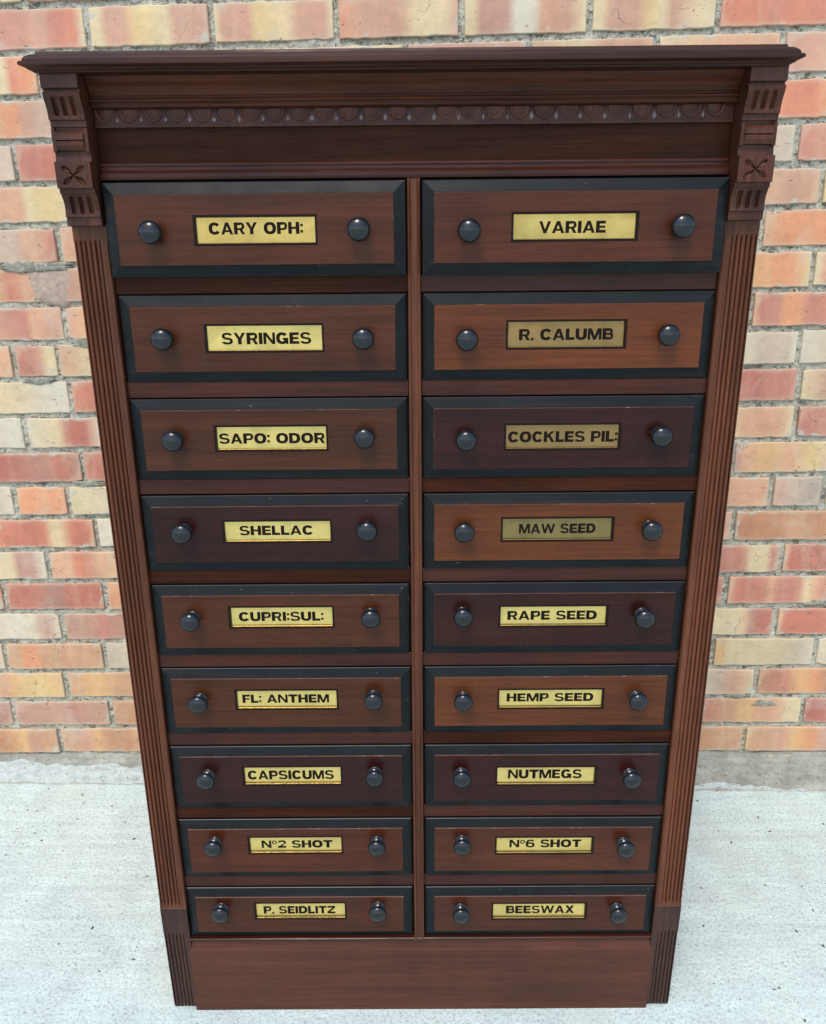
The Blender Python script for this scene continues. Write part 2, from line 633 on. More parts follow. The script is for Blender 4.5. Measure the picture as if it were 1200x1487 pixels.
# joints seen in the photograph, per course (course 0 is the full one above the cornice)
JT = {-1: [-0.68, -0.453, -0.226, 0.002, 0.223, 0.45, 0.677],
      0: [-0.569, -0.342, -0.116, 0.109, 0.338, 0.566], 1: [-0.67, 0.686 - 3 * LB + 0.002, 0.686 - 2 * LB, 0.686 - LB, 0.686],
      2: [-0.569, 0.566], 3: [-0.742, 0.729], 4: [-0.60, 0.784], 5: [-0.68, 0.68], 6: [-0.696, 0.786], 7: [-0.691, 0.675],
      8: [-0.81, -0.718, 0.778], 9: [-0.703, 0.56], 10: [-0.81, 0.79], 11: [-0.7, 0.671], 12: [-0.86, -0.742, 0.757, 0.867],
      13: [-0.692, 0.686], 14: [-0.811, 0.797], 15: [-0.924, -0.693, 0.684], 16: [-0.802, 0.8], 17: [-0.948, -0.715, 0.669, 0.896],
      18: [-0.817, 0.773], 19: [-0.955, -0.72, 0.886], 20: [-0.854, 0.762]}
# colour bands of the bricks that show: (course, joint it ends at / starts from, side) -> stops
S = lambda *a: [(a[i], a[i + 1]) for i in range(0, len(a), 2)]
BR = {
    (0, 'L', -0.569): S(0, 'cre', .2, 'pnk', .35, 'pkr', .6, 'pnk', .75, 'pkr', .93, 'sal', 1, 'cre'),
    (0, 'R', -0.569): S(0, 'cre', .08, 'cre', .12, 'pnk', .33, 'pnk', .37, 'yel', .66, 'cre', .70, 'pnk', 1, 'pnk'),
    (0, 'R', -0.342): S(0, 'cre', .05, 'pnk', .32, 'pnk', .35, 'yel', .63, 'cre', .67, 'pnk', .93, 'pnk', 1, 'cre'),
    (0, 'R', -0.116): S(0, 'sal', .10, 'pea', .2, 'pnk', .5, 'pnk', .65, 'cre', .92, 'cre', .95, 'pnk', 1, 'pnk'),
    (0, 'R', 0.109): S(0, 'cre', .10, 'cre', .14, 'mau', .35, 'mau', .42, 'wht', .58, 'wht', .64, 'pea', .85, 'pnk', 1, 'cre'),
    (0, 'R', 0.338): S(0, 'cre', .10, 'cre', .15, 'pnk', .38, 'pnk', .45, 'yel', .58, 'cre', .64, 'pnk', .88, 'cre', 1, 'cre'),
    (0, 'R', 0.566): S(0, 'sal', .35, 'sal', .4, 'pkr', .6, 'sal', 1, 'pkr'),
    (1, 'L', -0.67): S(0, 'pea', .66, 'cre', .72, 'cre', .78, 'sal', 1, 'org'),
    (1, 'L', 0.686): S(0, 'cre', .5, 'pea', 1, 'pea'),
    (1, 'R', 0.686): S(0, 'pnk', .35, 'pnk', .45, 'sal', 1, 'sal'),
    (2, 'L', -0.569): S(0, 'pea', .28, 'org', .36, 'pnk', .7, 'whm', .85, 'pea', 1, 'pea'),
    (2, 'R', 0.566): S(0, 'sal', .5, 'sal', .8, 'sal', 1, 'org'),
    (3, 'L', -0.742): S(0, 'pnk', 1, 'whm'),
    (3, 'R', -0.742): S(0, 'pkr', .3, 'red', .6, 'pkr', 1, 'pkr'),
    (3, 'L', 0.729): S(0, 'pnk', .6, 'whm', .8, 'whm', 1, 'gry'),
    (3, 'R', 0.729): S(0, 'pkr', .5, 'pea', 1, 'pkr'),
    (4, 'L', -0.60): S(0, 'pea', .38, 'pea', .42, 'cre', .6, 'yel', .8, 'cre', 1, 'yel'),
    (4, 'L', 0.784): S(0, 'pea', .5, 'pea', .8, 'pnk', 1, 'pea'),
    (4, 'R', 0.784): S(0, 'yel', 1, 'cre'),
    (5, 'L', -0.68): S(0, 'pnk', .6, 'whm', .75, 'pea', .9, 'pnk', 1, 'red'),
    (5, 'R', -0.68): S(0, 'pea', .2, 'pnk', 1, 'cre'),
    (5, 'R', 0.68): S(0, 'pea', .2, 'org', .6, 'org', 1, 'sal'),
    (6, 'L', -0.696): S(0, 'pea', .4, 'yor', .48, 'yor', .52, 'pkr', .6, 'sal', .7, 'pea', 1, 'pnk'),
    (6, 'R', -0.696): S(0, 'mau', .3, 'pnk', 1, 'pnk'),
    (6, 'L', 0.786): S(0, 'pea', .4, 'yor', .7, 'org', .85, 'org', 1, 'yel'),
    (6, 'R', 0.786): S(0, 'cre', .15, 'pkr', 1, 'pkr'),
    (7, 'L', -0.691): S(0, 'pea', .3, 'pnk', .65, 'pkr', .7, 'pea', 1, 'pnk'),
    (7, 'R', -0.691): S(0, 'pnk', .12, 'pea', .2, 'yor', 1, 'cre'),
    (7, 'R', 0.675): S(0, 'pea', .06, 'pkr', .22, 'pkr', .28, 'org', .45, 'org', .5, 'pkr', 1, 'sal'),
    (8, 'L', -0.81): S(0, 'pea', 1, 'pea'),
    (8, 'R', -0.81): S(0, 'pkr', .58, 'pkr', .65, 'cre', 1, 'cre'),
    (8, 'R', -0.718): S(0, 'pea', .3, 'cre', 1, 'yel'),
    (8, 'L', 0.778): S(0, 'pnk', .4, 'pal', .56, 'pal', .6, 'gry', .8, 'whm', .95, 'gry', 1, 'wht'),
    (8, 'R', 0.778): S(0, 'wht', .2, 'pal', .26, 'whm', 1, 'pnk'),
    (9, 'L', -0.703): S(0, 'pal', .4, 'cre', .7, 'pal', .8, 'wht', 1, 'wht'),
    (9, 'R', -0.703): S(0, 'sal', .3, 'red', 1, 'red'),
    (9, 'R', 0.56): S(0, 'pkr', .4, 'pkr', .6, 'redd', .75, 'pkr', 1, 'pkr'),
    (10, 'L', -0.81): S(0, 'pkr', .5, 'whm', .8, 'wht', 1, 'wht'),
    (10, 'R', -0.81): S(0, 'pal', .3, 'cre', .34, 'cre', .37, 'redd', .62, 'redd', .66, 'pal', 1, 'pal'),
    (10, 'L', 0.79): S(0, 'pal', .45, 'cre', .52, 'pea', .7, 'pea', .9, 'pea', 1, 'cre'),
    (10, 'R', 0.79): S(0, 'pkr', .5, 'mau', .9, 'pnk', 1, 'cre'),
    (11, 'L', -0.7): S(0, 'redd', .3, 'redd', .6, 'mav', .8, 'red', 1, 'mau'),
    (11, 'R', -0.7): S(0, 'pkr', .2, 'red', 1, 'red'),
    (11, 'R', 0.671): S(0, 'mau', .08, 'pea', .3, 'yor', .5, 'pea', .72, 'yel', .85, 'cre', .88, 'pnk', 1, 'pnk'),
    (12, 'L', -0.86): S(0, 'pal', .6, 'pkr', .8, 'whm', 1, 'wht'),
    (12, 'R', -0.86): S(0, 'org', .4, 'org', .6, 'pea', .7, 'org', 1, 'org'),
    (12, 'R', -0.742): S(0, 'cre', .5, 'pal', 1, 'yel'),
    (12, 'L', 0.757): S(0, 'pnk', .5, 'pea', 1, 'pea'),
    (12, 'R', 0.757): S(0, 'pnk', .4, 'whm', .6, 'mgr', 1, 'mgr'),
    (13, 'L', -0.692): S(0, 'sal', .4, 'red', .52, 'sal', .58, 'cre', .68, 'cre', .74, 'sal', .9, 'red', .96, 'sal', 1, 'pea'),
    (13, 'R', -0.692): S(0, 'wht', .4, 'pal', 1, 'pal'),
    (13, 'L', 0.686): S(0, 'cre', .8, 'pea', 1, 'pnk'),
    (13, 'R', 0.686): S(0, 'brn', .45, 'brn', .55, 'tan', .75, 'brn', 1, 'tan'),
    (14, 'L', -0.811): S(0, 'org', .5, 'cre', .66, 'cre', .70, 'mau', .9, 'mau', .95, 'wht', 1, 'wht'),
    (14, 'R', -0.811): S(0, 'pea', .22, 'pea', .28, 'sal', .38, 'sal', .44, 'pnk', .5, 'pea', 1, 'cre'),
    (14, 'L', 0.797): S(0, 'pkr', .35, 'pkr', .65, 'pkr', .70, 'cre', .88, 'cre', .92, 'pkr', 1, 'pnk'),
    (14, 'R', 0.797): S(0, 'pea', .06, 'red', .45, 'pkr', .55, 'pea', .7, 'org', 1, 'pea'),
    (15, 'R', -0.924): S(0, 'pkr', .1, 'red', .38, 'pkr', .42, 'mav', .58, 'mav', .66, 'red', 1, 'red'),
    (15, 'R', -0.693): S(0, 'org', .2, 'pea', 1, 'pea'),
    (15, 'L', 0.684): S(0, 'pkr', 1, 'pkr'),
    (15, 'R', 0.684): S(0, 'pea', .1, 'red', .35, 'pkr', .42, 'pea', .5, 'pkr', .7, 'pkr', .78, 'cre', .86, 'pea', 1, 'pkr'),
    (16, 'L', -0.802): S(0, 'whm', .55, 'wht', .75, 'pal', .82, 'mau', .95, 'whm', 1, 'pal'),
    (16, 'R', -0.802): S(0, 'mau', .25, 'mau', .4, 'pkr', .6, 'mau', 1, 'pkr'),
    (16, 'L', 0.8): S(0, 'pnk', .4, 'cre', .6, 'olv', .68, 'cre', .74, 'pea', .78, 'mav', .9, 'redd', 1, 'red'),
    (16, 'R', 0.8): S(0, 'pea', .08, 'red', .5, 'red', .6, 'org', .8, 'sal', 1, 'red'),
    (17, 'L', -0.948): S(0, 'pal', 1, 'whm'),
    (17, 'R', -0.948): S(0, 'tan', .16, 'tan', .2, 'org', .32, 'org', .37, 'tan', .62, 'tan', .66, 'pea', .72, 'tan', 1, 'tan'),
    (17, 'R', -0.715): S(0, 'gry', .3, 'pal', 1, 'gry'),
    (17, 'R', 0.669): S(0, 'yor', .1, 'yor', .14, 'olv', .6, 'olv', .9, 'gry', 1, 'pal'),
    (17, 'R', 0.896): S(0, 'pal', .6, 'gry', 1, 'gry'),
    (18, 'L', -0.817): S(0, 'pnk', .35, 'tan', .5, 'yor', .7, 'yel', 1, 'yor'),
    (18, 'R', -0.817): S(0, 'tan', .3, 'yor', .6, 'tan', 1, 'tan'),
    (18, 'L', 0.773): S(0, 'pal', .5, 'pal', .6, 'whm', .8, 'pnk', 1, 'cre'),
    (18, 'R', 0.773): S(0, 'brn', .3, 'pkr', .38, 'yor', .6, 'org', .7, 'brn', .75, 'pkr', 1, 'mau'),
    (19, 'L', -0.955): S(0, 'mau', .6, 'mau', .9, 'mav', 1, 'mav'),
    (19, 'R', -0.955): S(0, 'mau', .5, 'mau', .7, 'mav', .78, 'mau', 1, 'mau'),
    (19, 'R', -0.72): S(0, 'brn', .6, 'tan', .9, 'cre', 1, 'brn'),
    (19, 'L', 0.886): S(0, 'pkr', .3, 'tan', .45, 'yor', .6, 'pea', .78, 'pea', .85, 'cre', 1, 'cre'),
    (19, 'R', 0.886): S(0, 'redd', 1, 'red'),
    (20, 'L', -0.854): S(0, 'tan', .4, 'brn', .65, 'yor', .72, 'mau', .85, 'tan', 1, 'tan'),
    (20, 'R', -0.854): S(0, 'tan', .3, 'pnk', .4, 'yor', .48, 'tan', .72, 'brn', .78, 'tan', 1, 'yor'),
    (20, 'L', 0.762): S(0, 'brn', .5, 'brn', .75, 'tan', 1, 'tan'),
    (20, 'R', 0.762): S(0, 'yor', .05, 'tan', .4, 'pnk', .5, 'yor', .7, 'org', .78, 'pnk', 1, 'mau'),
}
GEN = [S(0, 'pea', .4, 'cre', .6, 'pnk', 1, 'pea'), S(0, 'red', .5, 'pkr', 1, 'red'), S(0, 'cre', .3, 'mau', .6, 'cre', 1, 'cre'),
       S(0, 'tan', .5, 'yor', 1, 'tan'), S(0, 'sal', .4, 'pea', 1, 'sal'), S(0, 'pal', .4, 'wht', 1, 'cre'), S(0, 'mau', 1, 'pnk')]

XL, XR = -1.52, 1.52
extra = []
nb = 0
for c in range(-6, 22):
    zt = ZC - HC * (c - 1) - 0.0058
    zb = ZC - HC * c + 0.0058
    js = list(JT.get(c, [(-0.69 if c % 2 else -0.578)]))
    if c == 21:
        js = [-0.70]
    js.sort()
    allj = [js[0]]
    for j in js[1:]:
        gap = j - allj[-1]
        k = max(1, round(gap / LB))
        a = allj[-1]
        for q in range(1, k):
            allj.append(a + gap * q / k)
        allj.append(j)
    while allj[0] > XL:
        allj.insert(0, allj[0] - LB)
    while allj[-1] < XR:
        allj.append(allj[-1] + LB)
    for a, b in zip(allj[:-1], allj[1:]):
        seed = (c + 9) * 1013 + int((a + 3) * 977)
        st = BR.get((c, 'R', round(a, 3))) or BR.get((c, 'L', round(b, 3)))
        if st is None:
            for key, val in BR.items():
                if key[0] == c and ((key[1] == 'R' and abs(key[2] - a) < 0.003) or (key[1] == 'L' and abs(key[2] - b) < 0.003)):
                    st = val
        if st is None:
            st = GEN[random.Random(seed).randrange(len(GEN))]
        rr = random.Random(seed + 5)
        jw = 0.0056 + rr.uniform(-0.0012, 0.0010)
        geo = brick_geo(a + jw, b - jw, zb + rr.uniform(-0.001, 0.001), zt + rr.uniform(-0.001, 0.001), st, seed)
        inframe = (-1 <= c <= 20) and (b > -1.02 and a < 1.0) and not (c > 1 and a > -0.46 and b < 0.46)
        if inframe:
            me = brick_mesh("brick", [geo])
            link("brick", me, M_BRICK, wall)
            nb += 1
        else:
            extra.append(geo)
o = link("brickwork", brick_mesh("brickwork", extra), M_BRICK, wall)
o["kind"] = "stuff"
print("bricks", nb)


def mortar_mat():
    t = NT("lime_mortar")
    v = t.coord((1, 1, 1))
    a = t.noise(v, 40, 5, 0.7)
    b = t.noise(v, 260, 4, 0.7)
    c = t.ramp(a, [(0.3, (0.27, 0.255, 0.19)), (0.5, (0.44, 0.42, 0.33)), (0.72, (0.58, 0.56, 0.45))])
    c = t.mix(1.0, c, t.ramp(b, [(0.33, 0.55), (0.5, 1.0), (0.7, 1.12)]), 'MULTIPLY')
    dk = t.ramp(t.noise(t.coord((1, 1, 1.5)), 80, 5, 0.75, 0.7), [(0.545, 0.0), (0.63, 0.9)])
    c = t.mix(dk, c, (0.095, 0.088, 0.065))  # dark greenish shade of the mortar's hollows, painted into the colour
    t.l(c, t.b.inputs["Base Color"])
    t.b.inputs["Roughness"].default_value = 0.95
    nb_ = t.bump(b, 0.8, 0.002)
    nb_ = t.bump(t.math('SUBTRACT', 1.0, dk), 0.8, 0.0015, nb_)
    t.l(nb_, t.b.inputs["Normal"])
    return t.m


M_MORT = mortar_mat()
# mortar: one rough sheet just behind the brick faces, lumpy so that it now and then comes flush
nx, nz = 480, 270
z0m, z1m = -0.03, 2.10
vs, fs = [], []
for j in range(nz + 1):
    z = z0m + (z1m - z0m) * j / nz
    for i in range(nx + 1):
        x = XL + (XR - XL) * i / nx
        p = Vector((x, z, 0.0))
        d = noise.noise(p * 28) * 0.0028 + noise.noise(p * 90) * 0.0024 + noise.noise(p * 7) * 0.0014
        vs.append((x, 0.0042 + d, z))
for j in range(nz):
    for i in range(nx):
        a = j * (nx + 1) + i
        fs.append((a, a + 1, a + nx + 2, a + nx + 1))
mo = mesh("mortar", vs, fs, M_MORT, wall)
box("wall_core", XL, XR, 0.052, 0.22, -0.03, 2.10, M_MORT, wall)


# rough cement fillet run along the foot of the wall
def fillet_mat():
    t = NT("rough_cement")
    v = t.coord((1, 1, 1))
    vh = t.coord((6, 30, 60))
    sp = t.n("ShaderNodeSeparateXYZ")
    t.l(t.coord((1, 1, 1)), sp.inputs[0])
    a = t.noise(v, 22, 5, 0.7)
    h = t.noise(vh, 1, 4, 0.6)
    c = t.ramp(a, [(0.3, (0.25, 0.24, 0.195)), (0.7, (0.44, 0.425, 0.355))])
    c = t.mix(1.0, c, t.ramp(h, [(0.3, 0.85), (0.7, 1.1)]), 'MULTIPLY')
    # pale slurry splashed along the foot, higher on some stretches
    lift = t.math('ADD', t.math('MULTIPLY', t.noise(t.coord((5, 5, 0)), 1, 4, 0.6), 0.075), t.math('MULTIPLY', a, 0.02))
    hgt = t.math('ADD', sp.outputs[2], t.math('MULTIPLY', sp.outputs[0], 0.036))
    f = t.math('GREATER_THAN', t.math('SUBTRACT', lift, hgt), 0.022)
    c = t.mix(t.math('MULTIPLY', f, 0.85), c, t.ramp(t.noise(v, 60, 4), [(0.3, (0.46, 0.50, 0.47)), (0.7, (0.58, 0.62, 0.585))]))
    dk = t.ramp(t.noise(v, 130, 4, 0.75, 0.6), [(0.57, 0.0), (0.66, 0.75)])
    c = t.mix(dk, c, (0.11, 0.10, 0.085))
    t.l(c, t.b.inputs["Base Color"])
    t.b.inputs["Roughness"].default_value = 0.9
    nb_ = t.bump(t.noise(v, 120, 5, 0.7), 0.7, 0.003)
    t.l(nb_, t.b.inputs["Normal"])
    return t.m


M_FIL = fillet_mat()
vs, fs = [], []
nx, nj = 620, 14
for i in range(nx + 1):
    x = XL + (XR - XL) * i / nx
    top = 0.078 + noise.noise(Vector((x * 7, 3.1, 0))) * 0.004 + noise.noise(Vector((x * 40, 7.1, 0))) * 0.003
    foot = -0.017 + noise.noise(Vector((x * 11, 9.3, 0))) * 0.007 + noise.noise(Vector((x * 60, 1.3, 0))) * 0.004
    for j in range(nj + 1):
        s = j / nj
        zf_ = -FALL * x - 0.001
        z = top + (zf_ - top) * s
        y = -0.001 + (foot + 0.001) * s ** 1.2 + (noise.noise(Vector((x * 45, s * 6, 2))) * 0.0022 + noise.noise(Vector((x * 120, s * 15, 5))) * 0.0012) * (1 if 0 < j < nj else .3)
        vs.append((x, y, z if j else top))
    vs.append((x, 0.006, top + 0.002))
W = nj + 2
for i in range(nx):
    for j in range(nj):
        a = i * W + j
        fs.append((a, a + 1, a + W + 1, a + W))
    a = i * W
    fs.append((a + nj + 1, a, a + W, a + W + nj + 1))
fil = mesh("cement_fillet", vs, fs, M_FIL, wall)


# hand-sized smears of cement left on the brick faces
M_SMR = simple("cement_smear_brownish", (0.40, 0.30, 0.235), 0.9, var=0.3, nscale=90, bump=0.6)
M_SMG = simple("cement_smear_grey", (0.27, 0.26, 0.20), 0.95, var=0.6, nscale=140, bump=0.8)
for (cu, cz, ru, rz, hgt_, mt, sd_) in ((-0.706, ZC - 5.45 * HC, 0.050, 0.036, 0.0030, M_SMR, 3), (-0.735, ZC - 5.02 * HC, 0.085, 0.0105, 0.0055, M_SMG, 8),
                                        (-0.655, ZC - 7.05 * HC, 0.040, 0.011, 0.0040, M_SMG, 5), (-0.765, ZC - 8.02 * HC, 0.032, 0.007, 0.0040, M_SMG, 12),
                                        (0.80, ZC - 18.25 * HC, 0.026, 0.009, 0.0030, M_SMG, 17), (0.735, ZC - 17.95 * HC, 0.030, 0.007, 0.0040, M_SMG, 21),
                                        (-0.69, ZC - 10.98 * HC, 0.040, 0.008, 0.0040, M_SMG, 27), (0.90, ZC - 14.9 * HC, 0.040, 0.008, 0.0035, M_SMG, 31)):
    n_ = 40
    vs, fs = [], []
    for q_, (f_, h_) in enumerate(((1.0, -0.004), (0.93, 0.45), (0.75, 0.8), (0.4, 1.0))):
        for k in range(n_):
            a_ = 2 * math.pi * k / n_
            w_ = 1 + 0.55 * noise.noise(Vector((math.cos(a_) * 1.6, math.sin(a_) * 1.6, sd_))) + 0.30 * noise.noise(Vector((math.cos(a_) * 5, math.sin(a_) * 5, sd_)))
            vs.append((cu + ru * f_ * w_ * math.cos(a_), 0.0010 - hgt_ * h_ - 0.0008 * noise.noise(Vector((k * 0.9, q_, sd_))) if q_ else 0.003, cz + rz * f_ * w_ * math.sin(a_)))
    for q_ in range(3):
        for k in range(n_):
            a_, b_ = q_ * n_ + k, q_ * n_ + (k + 1) % n_
            fs.append((a_, b_, b_ + n_, a_ + n_))
    fs.append(tuple(range(3 * n_, 4 * n_)))
    mesh("cement_smear", vs, fs, mt, wall, True)

# ================================================================== CABINET
cab = empty("apothecary_cabinet", (0, 0, 0))
cab["label"] = "tall dark mahogany apothecary cabinet with eighteen drawers and brass name plates"
cab["category"] = "cabinet"

XO, XI = 0.4185, 0.3765          # outer and inner edges of the pilasters
YP = -0.010                      # pilaster face
DEP = 0.40
SH = -0.004                      # the top sits a touch to the left
# carcass
box("carcass_back", -0.41, 0.41, DEP - 0.012, DEP, 0.02, 1.425, M_DARK, cab)
box("gap_shade_board", -0.376, 0.376, 0.012, 0.020, 0.14, 1.31, M_VOID, cab)  # added near-black board; its colour stands for the shade in the drawer gaps
for s in (-1, 1):
    xa, xb = sorted((s * 0.396, s * 0.416))
    box("side_panel", xa, xb, 0.012, DEP - 0.013, 0.0, 1.425, M_WZ, cab, 0.001)


# --- pilasters: heightfield with flutes
def flute_profile():
    """(x from inner edge -> outer edge, depth) samples for the right-hand pilaster"""
    w = XO - XI
    pts = [(0.0, 0.0015), (0.0012, 0.0)]
    a, b = 0.0100, 0.0398
    n = 5
    p = (b - a) / n
    pts.append((a - 0.0006, 0.0))
    for k in range(n):
        x = a + p * k
        for f, d in ((0.0, 0.0036), (0.09, 0.0016), (0.24, 0.0004), (0.45, 0.0), (0.70, 0.0004), (0.86, 0.0015), (0.97, 0.0036)):
            pts.append((x + p * f, d))
    pts += [(b + 0.0004, 0.0002), (w - 0.0012, 0.0), (w, 0.0015)]
    return pts


FP = flute_profile()


def pilaster(s):
    xs = [s * (XI + p[0]) for p in FP]
    dep = {round(s * (XI + p[0]), 6): p[1] for p in FP}
    order = sorted(xs)
    zt0, zt1 = 1.2580, 1.2405
    zf0, zf1 = 0.2185, 0.1680
    # the plain block and reeded foot are a hair proud
    def zfac(z):
        if zf0 + 0.004 <= z <= zt1:
            t_ = min((z - zf0 - 0.004) / 0.006, (zt1 - z) / 0.004, 1.0)
            return max(0.0, t_)
        if z <= zf1:
            return min(1.0, (zf1 - z) / 0.004) * 0.75
        return 0.0

    def fy(x, z):
        d = dep.get(round(x, 6), 0.0)
        y = YP + d * zfac(z)
        if z <= zf0 + 0.0005:
            y -= 0.0008
            y += 0.0085 * (1 - z / zf0)
        if z < 0.006:
            y += (0.006 - z) * 0.6
        y += noise.noise(Vector((x * 30, z * 4, s))) * 0.0003
        return y
    zl = [0.0, 0.004, 0.012]
    z = 0.03
    while z < zf1 - 0.006:
        zl.append(z)
        z += 0.03
    zl += [zf1 - 0.005, zf1, zf1 + 0.004, 0.195, zf0, zf0 + 0.0012, zf0 + 0.004, zf0 + 0.010]
    z = 0.25
    while z < zt1 - 0.006:
        zl.append(z)
        z += 0.045
    zl += [zt1 - 0.004, zt1, zt0]
    lo = [z for z in zl if z <= zf0 + 0.0002]
    hi = [z for z in zl if z >= zf0 - 0.0002]
    pi_ = heightfield("pilaster", 0, 0, 0, 0, order, None, fy, 0.012, M_WZ, cab, zlist=hi)
    heightfield("pilaster_foot", 0, 0, 0, 0, order, None, fy, 0.0118, M_FOOT, cab, zlist=lo)
    return pi_


for s in (-1, 1):
    p_ = pilaster(s)
    # rubbed block and foot of the pilaster
# --- corbels (carved brackets): heightfield
CP = [(1.4270, -.0450), (1.4085, -.0455), (1.4080, -.0395), (1.4050, -.0395), (1.4045, -.0440), (1.4000, -.0432), (1.3950, -.0405),
      (1.3890, -.0372), (1.3830, -.0355), (1.3780, -.0352), (1.3770, -.0352), (1.3762, -.0318), (1.3700, -.0318), (1.3695, -.0290),
      (1.3655, -.0285), (1.3650, -.0315), (1.3615, -.0345), (1.3560, -.0352), (1.3552, -.0325), (1.3545, -.0352), (1.3500, -.0350),
      (1.3450, -.0330), (1.3442, -.0285), (1.3400, -.0285), (1.3330, -.0300), (1.3325, -.0362), (1.3040, -.0358), (1.3035, -.0305),
      (1.2985, -.0300), (1.2980, -.0280), (1.2930, -.0245), (1.2870, -.0215), (1.2800, -.0210), (1.2725, -.0222), (1.2720, -.0200),
      (1.2625, -.0200), (1.2618, -.0115)]


CP = [(z - 0.0060, y) for z, y in CP]


def cprof(z):
    for (za, ya), (zb, yb) in zip(CP[:-1], CP[1:]):
        if zb <= z <= za:
            return yb + (ya - yb) * (z - zb) / max(1e-9, za - zb)
    return CP[-1][1] if z < CP[-1][0] else CP[0][1]


def corbel(s):
    x0, x1 = sorted((s * 0.3765 - 0.0012, s * 0.4180 - 0.0012))
    w = x1 - x0
    N = 44
    xs = [x0 + w * i / N for i in range(N + 1)]
    zl = set()
    for z, _ in CP:
        zl.add(round(z, 5))
    z = CP[-1][0]
    while z < CP[0][0]:
        zl.add(round(z, 5))
        z += 0.00075
    zl = sorted(zl)

    def groove(u, z):
        d = 0.0
        # upper and lower sets of three gouges
        for a, b in ((1.3740, 1.3945), (1.2695, 1.2900)):
            if a < z < b:
                for cx in (0.25, 0.5, 0.75):
                    du = abs(u - cx) / 0.052
                    if du < 1:
                        e = min(1.0, (b - z) / 0.003, (z - a) / 0.003)
                        d = max(d, 0.0045 * math.sqrt(1 - du * du) * e)
        # four leaves carved in the square block
        if 1.300 < z < 1.3245:
            px = (u - 0.5) * w
            pz = (z - 1.3120)
            for ax, az in ((1, 1), (-1, 1), (1, -1), (-1, -1)):
                k = math.hypot(0.95, 0.72)
                t_ = (px * ax * 0.95 + pz * az * 0.72) / k
                n_ = (-px * ax * 0.72 + pz * az * 0.95) / k
                if 0.0012 < t_ < 0.0155:
                    q = t_ / 0.0155
                    wd = 0.0006 + 0.0024 * max(0.0, math.sin(math.pi * min(1, max(0, (q - 0.25) / 0.8)))) + (0.0005 if int(t_ / 0.0022) % 2 else 0)
                    if abs(n_) < wd:
                        d = max(d, 0.0032 * (1 - abs(n_) / wd) ** 0.6)
            if math.hypot(px, pz) < 0.0013:
                d = 0.003
        # end notch lines on the scroll stay inside the margins
        return d

    def fy(x, z):
        u = (x - x0) / w
        y = cprof(z)
        if 1.3370 < z < 1.3630 and not 0.10 < u < 0.90:
            y = -0.0325                       # plain margins either side of the scroll
        y += groove(u, z)
        y += noise.noise(Vector((x * 120, z * 120, 3 + s))) * 0.0003
        return y
    return heightfield("corbel", 0, 0, 0, 0, xs, None, fy, 0.010, M_CARVE, cab, zlist=zl)


for s in (-1, 1):
    corbel(s)

# --- cornice with mitred returns
HW = 0.4145
# (outward offset from the corbel face line, z) : top to bottom
KP = [(0.0000, 1.4442), (0.0012, 1.4438), (0.0022, 1.4405), (0.0045, 1.4402), (0.0075, 1.4388), (0.0108, 1.4362), (0.0125, 1.4335),
      (0.0128, 1.4312), (0.0150, 1.4306), (0.0164, 1.4290), (0.0165, 1.4262), (0.0140, 1.4250), (0.0105, 1.4235), (0.0085, 1.4215), (0.0060, 1.4210), (0.0045, 1.4190), (0.0000, 1.4188), (-0.030, 1.4188)]
KP = [(o_, 1.4168 + (z - 1.4188) * 0.866) for o_, z in KP]
YC = -0.0450
path = []
nseg = 40
vs, fs = [], []
sec = []
for (o_, z) in KP:
    sec.append((o_, z))
rings = []


def ring(fx):
    k = len(vs)
    for o_, z in sec:
        vs.append(fx(o_, z))
    rings.append(k)


ring(lambda o_, z: (-(HW + o_) + SH, DEP, z))
ring(lambda o_, z: (-(HW + o_) + SH, YC - o_, z))
for i in range(1, nseg):
    x_ = -HW + 2 * HW * i / nseg
    ring(lambda o_, z: (x_ + SH, YC - o_ + noise.noise(Vector((x_ * 9, o_ * 80, 1))) * 0.0003, z + noise.noise(Vector((x_ * 7, 4, o_ * 90))) * 0.0003))
ring(lambda o_, z: (HW + o_ + SH, YC - o_, z))
ring(lambda o_, z: (HW + o_ + SH, DEP, z))
n = len(sec)
for a, b in zip(rings[:-1], rings[1:]):
    for j in range(n - 1):
        fs.append((a + j, a + j + 1, b + j + 1, b + j))
# closing top sheet and underside
fs.append(tuple(r_ for r_ in rings))
fs.append(tuple(r_ + n - 1 for r_ in rings)[::-1])
fs.append(tuple(rings[0] + j for j in range(n))[::-1] + tuple(rings[-1] + j for j in range(n)))
cor = mesh("cornice", vs, fs, M_CORN, cab)
bm = bmesh.new()
bm.from_mesh(cor.data)
bmesh.ops.recalc_face_normals(bm, faces=bm.faces)
bm.to_mesh(cor.data)
bm.free()

# --- frieze between the corbels
FX0, FX1 = -0.3765, 0.3745
extrude_x("cove_moulding", [(0.011, 1.4185), (-0.0300, 1.4185), (-0.0285, 1.4165), (-0.0240, 1.4115), (-0.0185, 1.4070), (-0.0150, 1.4020), (-0.0140, 1.3985),
                            (-0.0120, 1.3983), (-0.0120, 1.3962), (-0.0148, 1.3958), (-0.0158, 1.3940), (-0.0150, 1.3920), (-0.0120, 1.3915), (-0.0118, 1.3895),
                            (-0.0138, 1.3890), (-0.0140, 1.3868), (-0.0115, 1.3856), (0.011, 1.3856)], FX0, FX1, M_COVE, cab, 60, 0.0004)
band = extrude_x("carved_band", [(0.011, 1.3855), (-0.0042, 1.3855), (-0.0055, 1.3680), (-0.0085, 1.3676), (-0.0085, 1.3655), (-0.0030, 1.3650), (0.011, 1.3650)],
                 FX0, FX1, M_CARVE, cab, 60, 0.0004)
